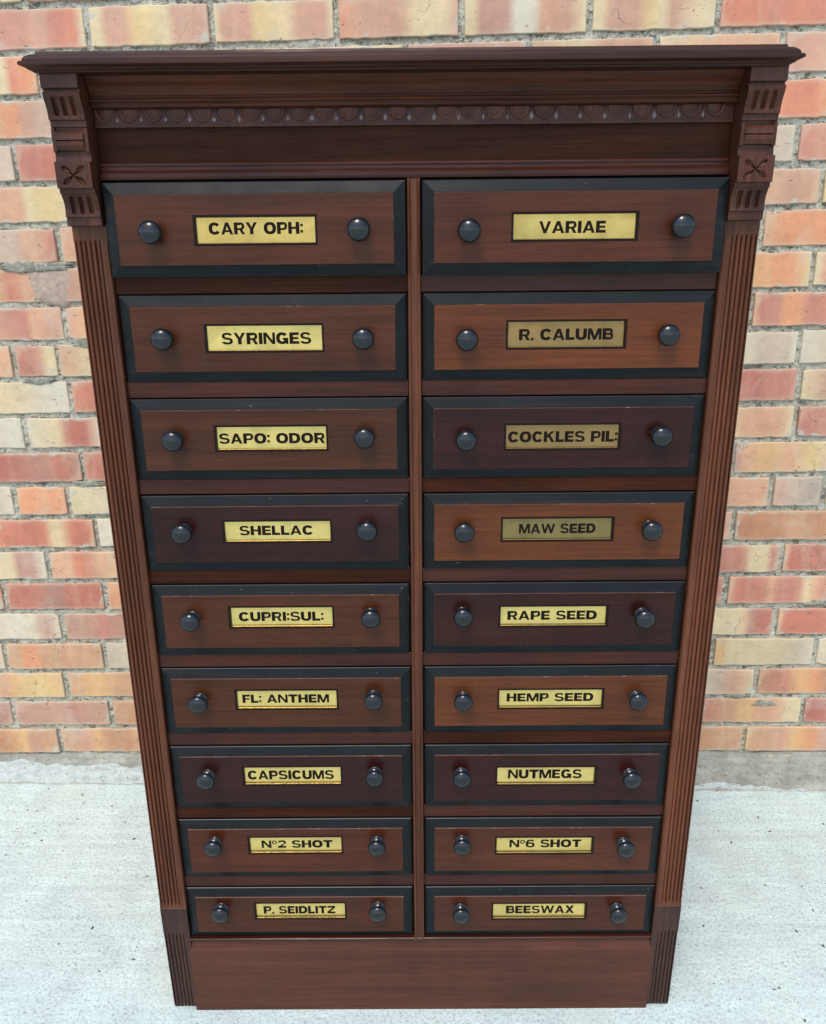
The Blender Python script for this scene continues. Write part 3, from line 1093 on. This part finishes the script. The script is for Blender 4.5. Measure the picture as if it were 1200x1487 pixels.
extrude_x("frieze_panel", [(0.011, 1.3649), (-0.0020, 1.3649), (-0.0020, 1.3275), (0.011, 1.3275)], FX0, FX1, M_DARK, cab, 30, 0.0004)
extrude_x("frieze_moulding", [(0.011, 1.3274), (-0.0050, 1.3274), (-0.0068, 1.3262), (-0.0068, 1.3235), (-0.0050, 1.3228), (-0.0052, 1.3190), (-0.0075, 1.3172),
                              (-0.0095, 1.3150), (-0.0098, 1.3110), (-0.0092, 1.3082), (0.011, 1.3082)], FX0, FX1, M_WX, cab, 60, 0.0004)

# carved leaves and darts
PITCH = 0.0287
ND = 25
bm = bmesh.new()
# petal: a raised U-shaped lobe
ring_n = 10
outline = []
for k in range(ring_n + 1):
    t_ = math.pi * k / ring_n
    outline.append((math.cos(t_) * 0.0128, -math.sin(t_) * 0.0155))
top = [(x, 0.0) for x, _ in outline]
vsm = []
for rr_, yy in ((1.0, 0.0), (0.90, -0.0016), (0.72, -0.0010), (0.5, -0.0022), (0.0, -0.0034)):
    vsm.append([bm.verts.new((x * rr_, yy, z * rr_ if rr_ < 1 else z)) for x, z in outline])
for a, b in zip(vsm[:-1], vsm[1:]):
    for k in range(ring_n):
        try:
            bm.faces.new((a[k], a[k + 1], b[k + 1], b[k]))
        except Exception:
            pass
bmesh.ops.remove_doubles(bm, verts=bm.verts, dist=1e-6)
bmesh.ops.recalc_face_normals(bm, faces=bm.faces)
pet_me = bpy.data.meshes.new("carved_leaf")
bm.to_mesh(pet_me)
bm.free()
pet_me.materials.append(M_CARVE)
dart_me = bpy.data.meshes.new("carved_dart")
dart_me.from_pydata([(0, 0, 0.0058), (0.0034, 0, 0), (0, 0, -0.0046), (-0.0034, 0, 0), (0, -0.0042, -0.0003)], [],
                    [(0, 4, 1), (1, 4, 2), (2, 4, 3), (3, 4, 0)])
dart_me.update()
bm = bmesh.new()
bm.from_mesh(dart_me)
for f in bm.faces:
    if f.normal.y > 0:
        f.normal_flip()
bm.to_mesh(dart_me)
bm.free()
dart_me.materials.append(M_DART)
xc0 = -0.006
for k in range(-13, 13):
    x = xc0 + (k + 0.5) * PITCH
    if abs(x - SH) > 0.362:
        continue
    o = bpy.data.objects.new("carved_leaf", pet_me)
    COL.objects.link(o)
    o.parent = band
    o.location = (x, -0.0044, 1.3848)
    o.rotation_euler = (rnd.uniform(-.03, .03), rnd.uniform(-.03, .03), 0)
    o.scale = (rnd.uniform(.94, 1.03), rnd.uniform(.75, 1.1), rnd.uniform(.93, 1.03))
for k in range(-12, 13):
    x = xc0 + k * PITCH
    if abs(x - SH) > 0.362:
        continue
    o = bpy.data.objects.new("carved_dart", dart_me)
    COL.objects.link(o)
    o.parent = band
    o.location = (x + rnd.uniform(-.0006, .0006), -0.0056, 1.3735 + rnd.uniform(-.0005, .0005))
    o.scale = (rnd.uniform(.5, .85), rnd.uniform(.7, 1.1), rnd.uniform(.6, .9))
# small flat ticks above each dart, the shade of a gouge painted near-black
g_me = bpy.data.meshes.new("gouge_shade_mark")
g_me.from_pydata([(-.0007, 0, .0026), (.0007, 0, .0026), (.0003, -.0004, -.0026), (-.0003, -.0004, -.0026)], [], [(0, 3, 2, 1)])
g_me.materials.append(M_VOID)
for k in range(-12, 13):
    x = xc0 + k * PITCH
    o = bpy.data.objects.new("gouge_shade_mark", g_me)
    COL.objects.link(o)
    o.parent = band
    o.location = (x, -0.0053, 1.3828)

# --- divider strip with a bead either side
def divider():
    w = 0.0080
    prof = [(-w, 0.010), (-w, -0.0085), (-w + .0008, -0.0100), (-w + .0026, -0.0108), (-w + .0036, -0.0100), (-w + .0045, -0.0082),
            (0, -0.0078), (w - .0045, -0.0082), (w - .0036, -0.0100), (w - .0026, -0.0108), (w - .0008, -0.0100), (w, -0.0085), (w, 0.010)]
    vs, fs = [], []
    n = len(prof)
    zs = [0.1515 + (1.3075 - 0.1515) * i / 24 for i in range(25)]
    for z in zs:
        wv = noise.noise(Vector((2, z * 3, 0))) * 0.0004
        for x, y in prof:
            vs.append((x - 0.0020 + wv, y, z))
    for i in range(len(zs) - 1):
        for j in range(n - 1):
            a = i * n + j
            fs.append((a, a + 1, a + n + 1, a + n))
    fs.append(tuple(range(n)))
    fs.append(tuple(range((len(zs) - 1) * n, len(zs) * n))[::-1])
    o = mesh("divider_strip", vs, fs, M_WZ, cab)
    bm = bmesh.new()
    bm.from_mesh(o.data)
    bmesh.ops.recalc_face_normals(bm, faces=bm.faces)
    bm.to_mesh(o.data)
    bm.free()


divider()

# --- plinth
extrude_x("plinth_ledge", [(0.010, 0.1560), (-0.0088, 0.1560), (-0.0100, 0.1550), (-0.0100, 0.1534), (-0.0080, 0.1524), (-0.0050, 0.1518), (-0.0045, 0.1488), (0.010, 0.1488)],
          -0.3762, 0.3762, M_WX, cab, 40, 0.0004)
extrude_x("plinth_board", [(0.010, 0.1487), (0.0000, 0.1487), (-0.0012, 0.1455), (-0.0040, 0.1380), (-0.0068, 0.1312), (-0.0080, 0.1292), (-0.0084, 0.1270), (-0.0074, 0.06),
                           (-0.0068, 0.002), (-0.0060, 0.0), (0.010, 0.0)], -0.3800, 0.3800, wood("mahogany_plinth", 0, (0.074, 0.0225, 0.0120), rough=0.36, contrast=0.6), cab, 50, 0.0005)

# --- drawers
PITCHZ, Z0 = 0.1313, 1.3053
DH = 0.1085
ROWS = [
    ('CARY OPH:', (-0.2645, -0.1213, 1.2350, 1.2644), (-0.2499, -0.1360, 1.2451, 1.2588)),
    ('VARIAE', (0.1182, 0.2652, 1.2364, 1.2650), (0.1490, 0.2296, 1.2432, 1.2570)),
    ('SYRINGES', (-0.2653, -0.1198, 1.1051, 1.1355), (-0.2474, -0.1336, 1.1125, 1.1270)),
    ('R. CALUMB', (0.1165, 0.2632, 1.1062, 1.1374), (0.1304, 0.2500, 1.1145, 1.1287)),
    ('SAPO: ODOR', (-0.2639, -0.1199, 0.9756, 1.0055), (-0.2616, -0.1216, 0.9827, 0.9966)),
    ('COCKLES PIL:', (0.1174, 0.2653, 0.9744, 1.0051), (0.1201, 0.2653, 0.9817, 0.9963)),
    ('SHELLAC', (-0.2635, -0.1195, 0.8469, 0.8749), (-0.2438, -0.1429, 0.8544, 0.8680)),
    ('MAW SEED', (0.1162, 0.2647, 0.8459, 0.8759), (0.1386, 0.2431, 0.8538, 0.8676)),
    ('CUPRI:SUL:', (-0.2651, -0.1217, 0.7181, 0.7470), (-0.2543, -0.1343, 0.7248, 0.7389)),
    ('RAPE SEED', (0.1166, 0.2655, 0.7162, 0.7451), (0.1262, 0.2529, 0.7234, 0.7373)),
    ('FL: ANTHEM', (-0.2663, -0.1208, 0.5856, 0.6141), (-0.2591, -0.1318, 0.5923, 0.6061)),
    ('HEMP SEED', (0.1179, 0.2679, 0.5838, 0.6124), (0.1287, 0.2558, 0.5917, 0.6052)),
    ('CAPSICUMS', (-0.2647, -0.1194, 0.4545, 0.4837), (-0.2603, -0.1298, 0.4603, 0.4758)),
    ('NUTMEGS', (0.1180, 0.2647, 0.4516, 0.4808), (0.1343, 0.2459, 0.4591, 0.4747)),
    ('Nº2 SHOT', (-0.2654, -0.1229, 0.3274, 0.3558), (-0.2478, -0.1368, 0.3337, 0.3476)),
    ('Nº6 SHOT', (0.1199, 0.2680, 0.3246, 0.3530), (0.1400, 0.2519, 0.3322, 0.3465)),
    ('P. SEIDLITZ', (-0.2645, -0.1219, 0.1990, 0.2277), (-0.2529, -0.1374, 0.2044, 0.2193)),
    ('BEESWAX', (0.1173, 0.2645, 0.1963, 0.2250), (0.1380, 0.2478, 0.2029, 0.2179)),
]
KN = [[(-0.3154, 1.2483), (-0.0681, 1.2492), (0.0638, 1.2474), (0.3174, 1.2498)],
      [(-0.3176, 1.1215), (-0.0667, 1.1203), (0.0637, 1.1183), (0.3155, 1.1213)],
      [(-0.3176, 0.9914), (-0.0685, 0.993), (0.0644, 0.9892), (0.3171, 0.9926)],
      [(-0.3183, 0.8634), (-0.0682, 0.8653), (0.0631, 0.8623), (0.3152, 0.8633)],
      [(-0.3184, 0.733), (-0.0668, 0.7363), (0.0626, 0.7363), (0.3153, 0.7333)],
      [(-0.3196, 0.6017), (-0.066, 0.6054), (0.0649, 0.6022), (0.3168, 0.6014)],
      [(-0.3189, 0.4717), (-0.067, 0.4747), (0.0633, 0.4725), (0.3167, 0.4694)],
      [(-0.3189, 0.3494), (-0.0668, 0.3488), (0.0655, 0.3492), (0.3164, 0.3448)],
      [(-0.3188, 0.2206), (-0.0674, 0.2216), (0.0647, 0.2179), (0.3146, 0.2175)]]
# panel tint per drawer
T_MED, T_DRK, T_ORG, T_RED = (0.060, 0.0158, 0.0062), (0.025, 0.0058, 0.0040), (0.100, 0.028, 0.0078), (0.055, 0.0142, 0.0063)
TINT = [T_MED, T_MED, T_MED, T_ORG, T_RED, T_DRK, T_DRK, T_ORG, T_MED, T_DRK, T_MED, T_ORG, T_DRK, T_DRK, T_MED, T_MED, T_MED, T_MED]
TINT = [tuple(c * rnd.uniform(0.92, 1.08) for c in t_) for t_ in TINT]
G_YEL, G_OLV, G_BRN, G_MUT = (0.73, 0.56, 0.180), (0.24, 0.18, 0.065), (0.30, 0.19, 0.07), (0.50, 0.385, 0.125)
GOLD = [G_MUT, G_MUT, G_YEL, G_BRN, G_YEL, G_BRN, G_YEL, G_OLV, G_YEL, G_YEL, G_YEL, G_YEL, G_YEL, G_YEL, G_YEL, G_YEL, G_YEL, G_YEL]  # duller plates have their dimmer reflections put into the base colour


def knob_mesh():
    prof = [(0.0112, 0.0), (0.0112, 0.0014), (0.0100, 0.0024), (0.0078, 0.0034), (0.0072, 0.0056), (0.0082, 0.0070), (0.0120, 0.0080), (0.0130, 0.0092),
            (0.0128, 0.0104), (0.0104, 0.0112), (0.0102, 0.0122), (0.0126, 0.0130), (0.0141, 0.0146), (0.0146, 0.0166)]
    prof += [(0.0146 * math.cos(math.radians(a)), 0.0166 + 0.0086 * math.sin(math.radians(a))) for a in (16, 30, 44, 56, 67, 77, 86)]
    n = 36
    vs, fs = [], []
    for r_, h in prof:
        for k in range(n):
            a = 2 * math.pi * k / n
            vs.append((r_ * math.cos(a), -h, r_ * math.sin(a)))
    for i in range(len(prof) - 1):
        for k in range(n):
            a, b = i * n + k, i * n + (k + 1) % n
            fs.append((a, b, b + n, a + n))
    vs.append((0, -prof[-1][1] - 0.0002, 0))
    c = len(vs) - 1
    b0 = (len(prof) - 1) * n
    for k in range(n):
        fs.append((b0 + k, b0 + (k + 1) % n, c))
    fs.append(tuple(range(n))[::-1])
    me = bpy.data.meshes.new("knob")
    me.from_pydata(vs, [], fs)
    bm = bmesh.new()
    bm.from_mesh(me)
    bmesh.ops.recalc_face_normals(bm, faces=bm.faces)
    bm.to_mesh(me)
    bm.free()
    for p in me.polygons:
        p.use_smooth = True
    me.materials.append(M_KNOB)
    return me


KNOB = knob_mesh()
LBL = {0: 'upper left', 1: 'upper right'}


def frame_ring(y, x0, x1, z0, z1):
    return [(x0, y, z0), (x1, y, z0), (x1, y, z1), (x0, y, z1)]


def rings_mesh(name, rs, mat, parent, mats=None, cap=False):
    vs = [v for r_ in rs for v in r_]
    fs = []
    mi = []
    for i in range(len(rs) - 1):
        for k in range(4):
            a, b = i * 4 + k, i * 4 + (k + 1) % 4
            fs.append((a, b, b + 4, a + 4))
            mi.append(mats[i] if mats else 0)
    if cap:
        k = (len(rs) - 1) * 4
        fs.append((k, k + 1, k + 2, k + 3))
        mi.append(mats[-1] if mats else 0)
    o = mesh(name, vs, fs, mat, parent)
    for p, q in zip(o.data.polygons, mi):
        p.material_index = q
    return o


def grow(b, d):
    return (b[0] - d, b[1] + d, b[2] - d, b[3] + d)


# letterforms: a wide bold grotesque, each glyph a handful of flat pieces (units: cap height 1)
T_, H_ = 0.325, 0.24


def rect(x0, y0, x1, y1):
    return [[(x0, y0), (x1, y0), (x1, y1), (x0, y1)]]


def arc(cx, cy, rx, ry, a0, a1, tx=T_, ty=H_, e=2.35):
    n = max(3, int(abs(a1 - a0) / 11))
    out = []

    def pt(a, rx, ry):
        c_, s_ = math.cos(a), math.sin(a)
        return (cx + rx * math.copysign(abs(c_) ** (2 / e), c_), cy + ry * math.copysign(abs(s_) ** (2 / e), s_))
    for i in range(n):
        a, b = (math.radians(a0 + (a1 - a0) * q / n) for q in (i, i + 1))
        out.append([pt(a, rx, ry), pt(b, rx, ry), pt(b, rx - tx, ry - ty), pt(a, rx - tx, ry - ty)])
    return out


def P_(*p):
    return [list(p)]


def glyph(ch):
    T, H = T_, H_
    if ch == 'A':
        return 1.10, P_((0, 0), (.27, 0), (.67, 1), (.41, 1)) + P_((1.10, 0), (.83, 0), (.43, 1), (.69, 1)) + rect(.25, .20, .85, .37)
    if ch == 'B':
        return .98, rect(0, 0, T, 1) + rect(0, 1 - H, .62, 1) + rect(0, .42, .64, .58) + rect(0, 0, .64, H) + arc(.60, .71, .33, .29, -90, 90, .24, .18) + arc(.62, .29, .36, .29, -90, 90, .24, .18)
    if ch == 'C':
        return 1.04, arc(.53, .5, .53, .51, 32, 328)
    if ch == 'D':
        return 1.04, rect(0, 0, T, 1) + rect(0, 1 - H, .50, 1) + rect(0, 0, .50, H) + arc(.47, .5, .57, .5, -90, 90)
    if ch == 'E':
        return .86, rect(0, 0, T, 1) + rect(0, 1 - H, .84, 1) + rect(0, .41, .80, .59) + rect(0, 0, .86, H)
    if ch == 'F':
        return .82, rect(0, 0, T, 1) + rect(0, 1 - H, .82, 1) + rect(0, .39, .76, .57)
    if ch == 'G':
        return 1.10, arc(.53, .5, .53, .51, 35, 340) + rect(.58, .36, 1.08, .53) + rect(.86, 0.0, 1.08, .53)
    if ch == 'H':
        return 1.02, rect(0, 0, T, 1) + rect(1.02 - T, 0, 1.02, 1) + rect(T, .41, 1.02 - T, .60)
    if ch == 'I':
        return T, rect(0, 0, T, 1)
    if ch == 'K':
        return 1.06, rect(0, 0, T, 1) + P_((.20, .28), (.20, .56), (.70, 1), (1.03, 1)) + P_((.38, .58), (.58, .72), (1.06, 0), (.74, 0))
    if ch == 'L':
        return .80, rect(0, 0, T, 1) + rect(0, 0, .80, H)
    if ch == 'M':
        return 1.24, rect(0, 0, .235, 1) + rect(1.005, 0, 1.24, 1) + P_((.06, 1), (.36, 1), (.74, 0), (.50, 0)) + P_((1.18, 1), (.88, 1), (.50, 0), (.74, 0))
    if ch == 'N':
        return 1.04, rect(0, 0, .245, 1) + rect(.795, 0, 1.04, 1) + P_((0, 1), (.28, 1), (1.04, 0), (.76, 0))
    if ch == 'O':
        return 1.12, arc(.56, .5, .56, .51, 0, 360)
    if ch == 'P':
        return .94, rect(0, 0, T, 1) + rect(0, 1 - H, .58, 1) + rect(0, .33, .58, .50) + arc(.57, .665, .37, .335, -90, 90, .25, .18)
    if ch == 'R':
        return 1.00, rect(0, 0, T, 1) + rect(0, 1 - H, .60, 1) + rect(0, .36, .60, .53) + arc(.59, .68, .37, .32, -90, 90, .25, .18) + P_((.46, .42), (.74, .42), (1.00, 0), (.71, 0))
    if ch == 'S':
        return .98, arc(.49, .715, .46, .295, 12, 270, .25, .18) + arc(.49, .285, .49, .295, -168, 90, .25, .18)
    if ch == 'T':
        return .96, rect(0, 1 - H, .96, 1) + rect(.48 - T / 2, 0, .48 + T / 2, 1)
    if ch == 'U':
        return 1.02, rect(0, .38, T, 1) + rect(1.02 - T, .38, 1.02, 1) + arc(.51, .40, .51, .41, 180, 360)
    if ch == 'V':
        return 1.06, P_((0, 1), (.28, 1), (.65, 0), (.41, 0)) + P_((1.06, 1), (.78, 1), (.41, 0), (.65, 0))
    if ch == 'W':
        return 1.56, P_((0, 1), (.26, 1), (.54, 0), (.30, 0)) + P_((.66, 1), (.90, 1), (.54, 0), (.30, 0)) + P_((.66, 1), (.90, 1), (1.26, 0), (1.02, 0)) + P_((1.56, 1), (1.30, 1), (1.02, 0), (1.26, 0))
    if ch == 'X':
        return 1.06, P_((0, 1), (.32, 1), (1.06, 0), (.74, 0)) + P_((1.04, 1), (.72, 1), (0, 0), (.32, 0))
    if ch == 'Y':
        return 1.06, P_((0, 1), (.30, 1), (.66, .38), (.40, .38)) + P_((1.06, 1), (.76, 1), (.40, .38), (.66, .38)) + rect(.53 - T / 2, 0, .53 + T / 2, .44)
    if ch == 'Z':
        return .96, rect(.02, 1 - H, .96, 1) + rect(0, 0, .96, H) + P_((0, H), (.62, 1 - H), (.96, 1 - H), (.34, H))
    if ch == '2':
        return .88, arc(.44, .69, .43, .32, -20, 172, .25, .18) + P_((.50, .50), (.84, .58), (.36, .17), (0, .0), (0, .12)) + rect(0, 0, .88, H)
    if ch == '6':
        return .94, arc(.47, .32, .47, .33, 0, 360, .25, .17) + arc(.50, .5, .50, .51, 42, 200, .25, .18)
    if ch == 'º':
        return .52, arc(.26, .73, .26, .26, 0, 360, .13, .10)
    if ch == ':':
        return .24, rect(0, .10, .24, .32) + rect(0, .62, .24, .84)
    if ch == '.':
        return .24, rect(0, 0, .24, .21)
    return .42, []


def text_mesh(txt, bounds, y, parent):
    x0, x1, z0, z1 = bounds
    pieces = []
    cur = 0.0
    for ch in txt:
        w, ps = glyph(ch)
        pieces += [[(cur + a, b) for a, b in p] for p in ps]
        cur += w + 0.085
    tot = cur - 0.085
    vs, fs = [], []
    for k, p in enumerate(pieces):
        area = sum(p[i][0] * p[(i + 1) % len(p)][1] - p[(i + 1) % len(p)][0] * p[i][1] for i in range(len(p)))
        if area < 0:
            p = p[::-1]
        b = len(vs)
        vs += [(x0 + (x1 - x0) * a / tot, y - 0.000008 * (k % 23), z0 + (z1 - z0) * c) for a, c in p]
        fs.append(tuple(range(b, b + len(p))))
    return mesh("lettering", vs, fs, M_INK, parent)


for r_ in range(9):
    for c_ in range(2):
        i = r_ * 2 + c_
        txt, pl, tb = ROWS[i]
        tb = (max(tb[0], pl[0] + 0.0012), min(tb[1], pl[1] - 0.0012), tb[2], tb[3])
        yo = -0.012 if r_ == 0 else rnd.uniform(-0.0008, 0.0006)
        if c_ == 0:
            xa, xb = -0.3745, -0.0122
        else:
            xa, xb = 0.0083, 0.3748
        xa += rnd.uniform(0, 0.0010)
        xb -= rnd.uniform(0, 0.0010)
        zt = Z0 - PITCHZ * r_ - 0.0008
        zb = zt - DH
        if r_ == 8:
            zb = 0.1575
        # tiny sag towards the ends as measured
        root = None
        y0 = -0.0040 + yo            # border outer edge
        y1 = -0.0088 + yo            # border inner edge
        y2 = -0.0105 + yo            # raised field
        bw = 0.0135
        b_out = (xa, xb, zb, zt)
        b_in = grow(b_out, -bw)
        b_f = grow(b_in, -0.0007)
        rec = grow(pl, 0.0002)
        # raised field with an opening for the plate
        vs, fs = [], []
        o_r = frame_ring(y2, *b_f)
        h_r = frame_ring(y2, *grow(pl, 0.0030))
        panel = rings_mesh("drawer", [frame_ring(0.010, *b_in), frame_ring(y1 - 0.0002, *b_in), o_r, h_r, frame_ring(y2 + 0.0052, *grow(pl, 0.0030))],
                           [M_PANEL, M_WORN], cab, mats=[0, 1, 0, 0], cap=True)
        zc_ = (zt + zb) / 2
        ry_ = rnd.uniform(-0.0016, 0.0016)
        panel.rotation_euler = (0, ry_, 0)
        panel.location = (-zc_ * math.sin(ry_) + (xa + xb) / 2 * (1 - math.cos(ry_)), 0, (xa + xb) / 2 * math.sin(ry_))
        panel.color = (*TINT[i], 1)
        panel["label"] = 'dark mahogany drawer with a brass plate lettered "%s"' % txt
        # bevelled black border
        bo = rings_mesh("bevelled_border", [frame_ring(0.011, *b_out), frame_ring(y0 + 0.0008, *b_out), frame_ring(y0, *grow(b_out, -0.0006)),
                                            frame_ring(y1, *grow(b_in, 0.0003)), frame_ring(y1 + 0.002, *grow(b_in, 0.0003))],
                        [M_EBON, M_WORNB], panel, mats=[0, 1, 0, 0])
        # dark surround let into the panel
        rings_mesh("plate_surround", [frame_ring(y2 + 0.001, *grow(pl, 0.0030)), frame_ring(y2 - 0.0002, *grow(pl, 0.0028)), frame_ring(y2 - 0.0002, *grow(pl, 0.0004)),
                                      frame_ring(y2 + 0.0040, *grow(pl, 0.0004))], M_FRAME, panel)
        # gilded plate: flat face, and a lip painted as its gold reflection in the sill
        yp = y2 + 0.0040
        x0, x1, z0, z1 = pl
        lz = z0 + 0.0006
        vs = [(x0, yp, z1), (x1, yp, z1), (x1, yp, lz), (x0, yp, lz),
              (x1, yp - 0.0014, lz - 0.0001), (x0, yp - 0.0014, lz - 0.0001),
              (x1, yp - 0.0036, z0 - 0.0001), (x0, yp - 0.0036, z0 - 0.0001)]
        fs = [(0, 3, 2, 1), (3, 5, 4, 2), (5, 7, 6, 4)]
        npl = mesh("name_plate", vs, fs, [M_BRASS, M_FRAME, M_LIP], panel)
        npl.data.polygons[1].material_index = 1
        npl.data.polygons[2].material_index = 2
        for p in npl.data.polygons:
            p.flip() if p.normal.y > 0 else None
        npl.color = (*GOLD[i], 1)
        text_mesh(txt, tb, yp - 0.0001, panel)
        for kx, kz in KN[r_][c_ * 2:c_ * 2 + 2]:
            k = bpy.data.objects.new("knob", KNOB)
            COL.objects.link(k)
            k.parent = panel
            # the measured points lie 20 mm in front of the frame; seat the stem on the field
            k.location = (kx, y2 - 0.0001, kz)
            k.rotation_euler = (rnd.uniform(-.035, .035), rnd.uniform(0, 6.28), rnd.uniform(-.035, .035))
            q_ = rnd.uniform(0.93, 0.97)
            k.scale = (q_, q_ * rnd.uniform(0.95, 1.04), q_)
    # rail under this row
    if r_ < 8:
        for xa, xb in ((-0.3762, -0.0102), (0.0062, 0.3762)):
            zr1 = Z0 - PITCHZ * r_ - 0.0008 - DH - 0.0003
            zr0 = Z0 - PITCHZ * (r_ + 1) + 0.0009
            rl = box("drawer_rail", xa, xb, -0.0020 + rnd.uniform(-.0004, .0004), 0.0115, zr0, zr1, M_WX if (r_ + (xa > 0)) % 3 else M_DARK, cab, 0.0006, 1)
print("objects", len(bpy.data.objects))
